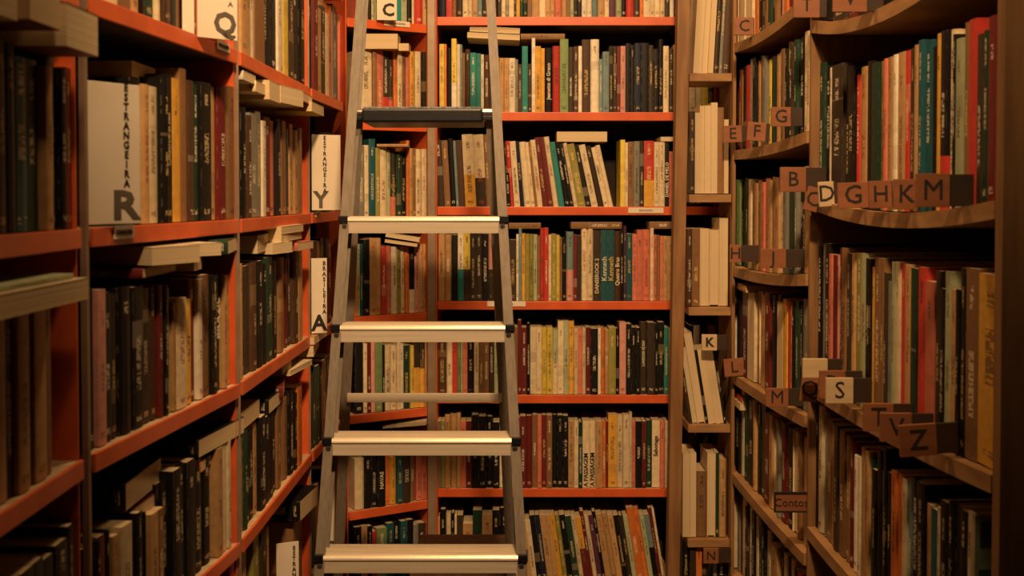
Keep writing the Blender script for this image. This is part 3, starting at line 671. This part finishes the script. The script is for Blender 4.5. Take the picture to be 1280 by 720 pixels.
bflat(455, 497, 42, 61, 3.20, 'O', True, 'wide tan box-like book lying on the corner row below the C card', 0, GA, .08)
bflat(498, 511, 54, 63.5, 3.235, 'O', True, 'short tan book lying right of the wide tan one', 0, GA, .06)
bflat(471, 510, 180, 183.5, 3.215, 'O', False, 'very thin tan book lying on the corner row under the platform', 0, GA, .06)
bflat(482, 525, 291, 296, 3.235, 'c', True, 'upper tilted cream book lying under the first ladder step', 9, GA, .06)
bflat(481, 522, 299, 303, 3.235, 'c', True, 'lower tilted cream book lying under the first ladder step', 8, GA, .06)
bflat(478, 533, 532, 536, 3.25, 'c', True, 'thin cream book lying on the corner row behind the third step', -5, GA, .05)
GR = 'books lying flat on the right bookcase rows'
flat(925, 513, 2.98, .15, .10, .018, 'P', 'P', 'cream page block lying in the far right bay above the fifth row', GR, 0, 'R')
flat(927, 505, 2.98, .14, .10, .018, 'r', 'aisle', 'red book lying on the cream block in the far right bay', GR, 0, 'R')
flat(932, 366, 2.94, .14, .14, .018, 'O', 'aisle', 'orange-tan book lying on the fourth row of the far right bay', GR, 0, 'R')

# ------------------------------------------------------------------ CARDS AND LABELS
def card(px0, px1, py0, py1, Y0, Y1, label, word, letter, wx, lx, lsize_px, wsize_px, word_top, letter_cy, lmat=M_GREY, shear=0, name='divider_card', lsx=1.0, y_line=1.0):
    """upright card; left edge at depth Y0, right edge at Y1"""
    a = at(px0, py1, Y0); b = at(px1, py1, Y1); b.z = a.z
    t = (b - a); Wd = t.length; t = t / Wd; n = Vector((-t.y, t.x, 0)); H = at(px0, py0, Y0).z - a.z
    m = Matrix.Identity(4); m.col[0][:3] = t; m.col[1][:3] = n; m.col[2][:3] = (0, 0, 1); m.col[3][:3] = a
    r = thing(name, label, 'sign card', a, 'cream section divider cards')
    box('panel', M_CARD, 0, Wd, 0, .003, 0, H, r, m, .0008)
    fx = lambda px: (px - px0) / (px1 - px0) * Wd
    s = F / ((Y0 + Y1) / 2)
    if word:
        hh = wsize_px / s
        wm = m @ Matrix.Translation((fx(wx), -.0006, H - (word_top - py0) / s)) @ Matrix.Rotation(math.pi / 2, 4, 'X')
        o = text('\n'.join(word), hh * 1.05, wm, M_INK, r, 'lettering', bold=hh * .03, line=y_line * .92, centre=True, sx=.95)
    if letter:
        lm = m @ Matrix.Translation((fx(lx), -.0006, H - (letter_cy - py0) / s)) @ Matrix.Rotation(math.pi / 2, 4, 'X')
        text(letter, lsize_px / s / .70, lm, lmat, r, 'letter', bold=lsize_px / s * .045, sx=lsx)
    return r
# word_top = pixel y of the word's centre here
card(109, 176, 100, 281, 1.452, 1.525, 'cream divider card lettered ESTRANGEIRA with a large R', 'ESTRANGEIRA', 'R', 158, 156, 35, 12.5, 165, 254, lsx=1.35)
card(247, 297, -90, 46, 1.80, 1.85, 'cream divider card with a large Q at the top left', None, 'Q', 272, 281, 27, 12, 5, 24)
card(228, 243, -90, 41, 1.78, 1.79, 'narrow blank grey-cream card left of the Q card', None, None, 0, 0, 1, 1, 0, 0)
card(390, 426, 168, 263, 2.705, 2.74, 'cream divider card lettered ESTRANGEIRA with a large Y', 'ESTRANGEIRA', 'Y', 406, 401, 20, 6.8, 205, 250)
card(389.5, 409, 323, 417, 2.705, 2.72, 'cream divider card lettered BRASILEIRA with a large A', 'BRASILEIRA', 'A', 405.5, 399, 19, 7, 360, 405, M_INK)
card(346, 374, 680, 790, 2.44, 2.46, 'grey-cream card lettered ESTRANGEIRA at the bottom of left bookcase', 'ESTRANGEIRA', None, 368, 360, 19, 7, 722, 700)
card(406, 419, 604, 694, 2.80, 2.82, 'white card with a black block behind the lower left ladder rails', None, 'B', 414, 414.5, 9, 5, 690, 684, M_INK)
t_ = Matrix()
card(478 - 7, 478 + 18, -60, 25, AN.pt(0)[1] + .03, AN.pt(0)[1] + .035, 'cream divider card with a large black C behind the ladder', None, 'C', 486, 485.5, 15, 5, 0, 12, M_INK)
text('A', .011, at(288, 6, 1.80) @ Matrix() if False else Matrix.Translation(at(288, 6, 1.79)) @ Matrix.Rotation(math.pi / 2, 4, 'X'), M_GREY, [o for o in bpy.data.objects if o.get('label', '').endswith('Q at the top left')][0], 'lettering', bold=.0004)

def shelf_label(seg, px0, px1, py, word, label, h=.016):
    u0, z0 = seg.hit(px0, py); u1, z1 = seg.hit(px1, py); u0, u1 = min(u0, u1), max(u0, u1); z = (z0 + z1) / 2
    m = seg.mat(u0, -.0080, z); r = thing('shelf_label', label, 'label', seg.pt(u0, 0, z), 'paper labels clipped on orange shelf lips')
    box('paper', M_CARD, 0, u1 - u0, 0, .0018, -h / 2, h / 2, r, m, .0004)
    text(word, h * .5, m @ Matrix.Translation(((u1 - u0) / 2, -.0006, 0)) @ Matrix.Rotation(math.pi / 2, 4, 'X'), M_GREY, r, 'lettering', sx=min(1.0, (u1 - u0) / (h * .5 * .72 * len(word))))
shelf_label(B1, 785, 829, 263, 'BRASILEIRA', 'cream label BRASILEIRA on the third lip of the back bookcase')
shelf_label(B1, 609, 657, 379.5, 'BRASILEIRA', 'cream label BRASILEIRA on the fourth lip, partly behind the ladder rail')
shelf_label(AN, 479, 511, 30, 'ESTRANGEIRA', 'cream label on the top corner lip beside the C card')
shelf_label(L1, 136, 161, 290, 'ESTRANGEIRA', 'small cream label on the orange lip under the R card', .018)
shelf_label(L1, 266, 282, 58, 'ESTRANGEIRA', 'small cream label on the orange lip under the Q card', .016)
shelf_label(L3, 391, 397, 267.5, 'EST', 'small cream label on the orange lip under the Y card', .014)

# ------------------------------------------------------------------ LETTER BLOCKS (right)
def block(letter, x0, y0, x1, y1, x2, seg, label, tilt=0, pale=False, font_px=None, Y=None, lab_mat=None, bold=.05):
    u, _ = seg.hit(max(x2, x1 + 6), (y0 + y1) / 2); Yp = (seg.pt(u).y + .004) if Y is None else Y
    c = at((x0 + x1) / 2, (y0 + y1) / 2, Yp); s = F / Yp; w, h = (x1 - x0) / s, (y1 - y0) / s
    R = Matrix.Rotation(math.radians(tilt), 4, 'Y'); m = Matrix.Translation(c) @ R
    r = thing('letter_block', label, 'letter sign', c, 'wooden letter blocks on the right bookcase shelves')
    box('plate', M_TAGL if pale else M_TAG, -w / 2, w / 2, -.004, .004, -h / 2, h / 2, r, m, .0008)
    if x2 > x1: box('arm', M_ARM, w / 2 + .0002, w / 2 + (x2 - x1) / s, -.001, .005, -h / 2 + .001, h / 2 - .001, r, m, .0005)
    if letter:
        hh = (font_px or (y1 - y0) * .66) / s
        text(letter, hh / .70, m @ Matrix.Translation((0, -.0046, 0)) @ Matrix.Rotation(math.pi / 2, 4, 'X'), M_INK, r, 'letter', bold=hh * bold * .15)
nb = 'near bay'
block(None, 1003, 448, 1034, 472, 1052, R1, 'pale blank wooden block above the Q and R blocks', 0, True)
block('D', 1023, 227, 1042, 258, 1046, R1, 'pale wooden block marked D at left end of the D to M row', -4, True, 20)
block('C', 1007, 234, 1024, 264, 1026, R2, 'small tilted block showing part of a C beside the D block', 14, False, 18, Y=2.33)
block('G', 1047, 228, 1085, 260, 1087, R1, 'orange-lit wooden block marked G left of the H block', -2, False, 23)
block('H', 1086, 226, 1114, 260, 1116, R1, 'wooden block marked H between the G and K blocks', -2, False, 20)
block('K', 1117, 224, 1146, 262, 1150, R1, 'wooden block marked K just left of the M block', 0, False, 22)
block('M', 1145, 217, 1186, 259, 1217, R1, 'largest wooden block marked M beneath the tall books', 0, False, 25, bold=0)
block('Q', 1001, 470, 1022, 502, 1022, R2, 'shadowed wooden block marked Q half hidden behind others', 6, False, 20, Y=2.30, bold=0)
block('R', 1024, 463, 1056, 498, 1078, R1, 'wooden block marked R mostly hidden behind the S block', 0, False, 22)
block('S', 1032, 472, 1066, 504, 1090, R1, 'pale cream block with a thin S on the mid right shelf', 0, True, 21, bold=0)
block('T', 1079, 504, 1116, 539, 1141, R1, 'wooden block marked T between the S and V blocks', 0, False, 23)
block('V', 1100, 516, 1139, 552, 1167, R1, 'wooden block marked V half covered by the Z block', 0, False, 22)
block('Z', 1124, 530, 1170, 570, 1198, R1, 'nearest wooden block marked Z, slightly tilted', -4, False, 25)
block('C', 918, 22, 942, 44, 943, R2, 'wooden block marked C at the top of far right bay', 0, False, 14)
block('T', 992, -8, 1024, 22, 1041, R2, 'dark wooden block marked T at the top edge of view', 0, False, 16, Y=2.36)
block('V', 1041, -20, 1083, 15, 1104, R1, 'dark wooden block marked V on the topmost near shelf', 0, False, 20)
block('G', 964, 134, 988, 158, 1003, R2, 'wooden block marked G in the far right bay', 0, False, 16)
block('F', 934, 153, 957, 176, 962, R2, 'dark wooden block marked F right of the E block', 4, False, 15)
block('E', 904, 157, 927, 178, 935, R2, 'wooden block marked E at far right bay left end', -2, False, 14, Y=3.0)
block('B', 975, 209, 1007, 240, 1035, R2, 'wooden block marked B above the D block', 0, False, 18, Y=2.36)
block('H', 912, 306, 926, 328, 954, R2, 'dark wooden block marked H left of the J block', 0, False, 14, Y=2.88)
block('J', 950, 311, 982, 335, 1005, R2, 'wooden block marked J in the far right bay', 0, False, 16)
block('L', 905, 448, 930, 470, 934, R2, 'tilted reddish wooden block marked L below the K card', -5, False, 14, Y=3.0)
block('M', 957, 485, 985, 508, 1005, R2, 'shadowed wooden block marked M in the far right bay', 0, False, 16, bold=0)
block('K', 877, 418, 896, 438, 909, WD, 'pale wooden block marked K on the narrow bookcase', 0, True, 11, Y=3.035, bold=.3)
block('N', 879, 685, 898, 704, 914, WD, 'wooden block marked N low on the narrow bookcase', 0, False, 11, Y=3.035)
r = block('Contos', 969, 616, 1008, 640, 1012, R2, 'small black-framed sign hand-lettered Contos in the far right bay', 0, False, 10, Y=2.42, bold=0)
c = at(988.5, 628, 2.413); s = F / 2.42
for nm, (xa, xb, za, zb) in {'a': (-21, 21, 11, 13), 'b': (-21, 21, -13, -11), 'c': (-21, -18.5, -11, 11)}.items():
    box('frame_strip', M_INK, xa / s, xb / s, 0, .003, za / s, zb / s, [o for o in bpy.data.objects if 'Contos' in o.get('label', '')][0], Matrix.Translation(c))

# ------------------------------------------------------------------ STEPLADDER
lad = thing('stepladder', 'aluminium stepladder with black top platform standing in the aisle', 'ladder', (-.18, 2.3, 0))
def fy(z): return 2.25 + (z - .873) * .235
def fxl(z): return -.370 - (1.556 - z) * .0419
def fxr(z): return -.0103 + (1.556 - z) * .0575
RW = .0200
for fx_, sgn in ((fxl, 1), (fxr, -1)):
    p = Vector((fx_(.012) + sgn * RW / 2, fy(.012) + .03, .012)); q_ = Vector((fx_(2.22) + sgn * RW / 2, fy(2.22) + .03, 2.22))
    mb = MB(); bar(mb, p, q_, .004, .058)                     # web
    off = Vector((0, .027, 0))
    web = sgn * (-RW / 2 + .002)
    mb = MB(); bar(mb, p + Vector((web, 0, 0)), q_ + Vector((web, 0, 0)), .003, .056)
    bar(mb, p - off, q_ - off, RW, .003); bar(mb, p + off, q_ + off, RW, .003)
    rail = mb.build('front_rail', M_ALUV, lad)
    mb = MB(); mb.box(Matrix.Translation((p.x, p.y, 0)), -.018, .018, -.038, .038, 0.001, .045); mb.build('foot', M_BLK, None, .004).parent = rail
ZST = [1.556, 1.328, 1.100, .873, .645, .417, .189]
for i, z in enumerate(ZST):
    y = fy(z) - .002; xa, xb = fxl(z) + .003, fxr(z) - .003
    mb = MB(); mb.box(I4, xa, xb, y, y + .0022, z - .036, z - .004)            # front face
    mb.box(I4, xa + .004, xb - .004, y + .003, y + .082, z - .006, z - .0035)       # tread plate
    for k in range(9): mb.box(I4, xa + .006, xb - .006, y + .006 + k * .0085, y + .0095 + k * .0085, z - .0036, z - .0012)
    mb.box(I4, xa + .004, xb - .004, y + .080, y + .083, z - .022, z - .0035)
    st = mb.build('step', M_ALU, lad)
    mb = MB()
    n = 10                                                         # rounded front nose
    b0 = len(mb.v)
    for x in (xa + .012, xb - .012):
        for k in range(n + 1):
            a = math.pi * .5 * k / n; mb.v.append((x, y + .010 - .0125 * math.cos(a) , z - .010 + .0105 * math.sin(a)))
    for k in range(n): mb.f.append((k, k + 1, n + 2 + k, n + 1 + k))
    mb.f.append(tuple(range(n + 1))); mb.f.append(tuple(range(2 * n + 1, n, -1)))
    no = mb.build('nosing', M_ALU, None); no.parent = st
    for x0, x1, xr in ((xa - .006, xa + .014, xa + .007), (xb - .014, xb + .006, xb - .007)):
        mb = MB(); mb.box(I4, x0, x1, y - .006, y + .035, z - .013, z + .0015); mb.build('end_cap', M_BLK, None, .0015).parent = st
        mb = MB(); disc(mb, (xr, y - .0035, z - .021), (0, 1, 0), .0058, .004); ro = mb.build('rivet', M_STEEL, None); ro.parent = st
        mb = MB(); disc(mb, (xr, y - .0045, z - .021), (0, 1, 0), .0028, .003); mb.build('rivet_bore', M_INK, None).parent = st
# rear frame
rl0, rl1 = at(424, 690, 2.78), at(447, 150, 2.50); rr0, rr1 = at(638, 690, 2.78), at(614, 150, 2.50)
def ext(a, b, z): return a + (b - a) * ((z - a.z) / (b.z - a.z))
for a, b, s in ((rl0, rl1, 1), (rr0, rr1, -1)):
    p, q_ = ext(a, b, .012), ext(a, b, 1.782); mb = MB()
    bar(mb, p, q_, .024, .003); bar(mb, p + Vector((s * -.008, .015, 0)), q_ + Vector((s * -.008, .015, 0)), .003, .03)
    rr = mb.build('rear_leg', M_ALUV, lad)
    mb = MB(); mb.box(Matrix.Translation((p.x, p.y, 0)), -.015, .015, -.015, .02, 0.001, .04); mb.build('foot', M_BLK, None, .004).parent = rr
for z in (1.118, .62, .25):
    a, b = ext(rl0, rl1, z), ext(rr0, rr1, z); mb = MB(); bar(mb, a + Vector((.004, -.006, 0)), b + Vector((-.004, -.006, 0)), .006, .022, Vector((0, 1, 0)))
    mb.build('rear_brace', M_ALU, lad, .0015)
# platform
zt = at(530, 133.5, fy(1.79)).z; yp = fy(zt)
xl, xr_ = at(452, 140, yp).x, at(603, 140, yp).x
pl = box('platform', M_BLK, xl, xr_, yp, yp + .20, zt - .034, zt - .003, lad, I4, .005)
o = box('tread', M_TREAD, xl + .004, xr_ - .004, yp + .004, yp + .196, zt - .0035, zt + .0005, None, I4, .0008); o.parent = pl
for xa, xb in ((fxl(zt) + .003, xl - .0005), (xr_ + .0005, fxr(zt) - .003)):
    mb = MB(); disc(mb, (xa, yp + .018, zt - .011), (1, 0, 0), .0085, xb - xa, 14); mb.build('hinge_rod', M_STEEL, lad)
    mb = MB(); mb.box(I4, xa, xb, yp + .010, yp + .03, zt - .028, zt - .019); mb.build('hinge_bracket', M_BLK, lad, .001)

# ------------------------------------------------------------------ COVERED STOOL
z = at(585, 667, 3.20).z
xa, xb = at(512, 700, 2.88).x, -.014
stl = thing('bench', 'low bench covered in brown carpet in front of the back bookcase', 'bench', ((xa + xb) / 2, 3.05, 0))
box('seat', M_FELT, xa, xb, 2.86, 3.20, z - .05, z, stl, I4, .008)
for x in (xa + .03, xb - .03):
    for y in (2.93, 3.17): box('leg', M_WOODD, x - .02, x + .02, y - .02, y + .02, 0.001, z - .0505, stl, I4, .002)

# black print on the big ochre binder at the right post
binder = [o for o in bpy.data.objects if o.type == 'EMPTY' and o.name.startswith('book') and o.get('label') and 'near right bay' in o['label'] and abs(proj(o.location)[0] - 1235) < 22 and abs(proj(o.location)[1] - 590) < 30]
if binder:
    for y0, y1 in ((439, 475), (482, 497), (516, 538)):
        u0, z0 = R1.hit(1241, y1); u1, z1 = R1.hit(1249, y0)
        dep = (binder[0].location - R1.a).dot(R1.n)
        box('printed_mark', M_INK, u0, u1, dep - .0012, dep - .0006, z0, z1, binder[0], R1.mat(0, 0, 0))
else: print('NO BINDER')

# illustrated cover of the last book on the lowest near shelf (faces the aisle end)
ill = max((o for o in bpy.data.objects if o.type == 'EMPTY' and o.name.startswith('book') and 'fourth' in o.get('label', '') and 'near right bay' in o.get('label', '')), key=lambda o: proj(o.location)[0])
bk_ = [b for b in BOOKS if (b['M'].translation - ill.location).length < 1e-5][0]
m = ill.matrix_basis @ Matrix.Translation((bk_['t'] / 2, 0, 0)); H = bk_['h']; D_ = bk_['d']
M_G1 = simple('pale_green_print', (.30, .36, .20), (.22, .30, .18), .5); M_G2 = simple('dark_teal_print', (.03, .09, .09), None, .5); M_G3 = simple('cream_print', (.70, .58, .36), None, .5)
def plate(y0, y1, z0, z1, mt, k): box('cover_print', mt, .0001, .0002 + .00025 * k, y0, y1, z0, z1, ill, m)
plate(.004, D_ - .004, .004, H - .004, M_G1, 1)
plate(.012, D_ - .01, H * .80, H * .95, M_G2, 2); plate(.010, D_ - .01, H * .60, H * .68, M_G2, 2)
plate(.07, .15, H * .70, H * .79, M_G3, 2)
for cy, cz, r_ in ((.05, H * .46, .028), (.11, H * .50, .022), (.08, H * .28, .034)):
    mb = MB(); disc(mb, m @ Vector((.0006, cy, cz)), m.to_3x3() @ Vector((1, 0, 0)), r_, .0004, 16); mb.build('cover_print', M_G3, ill)
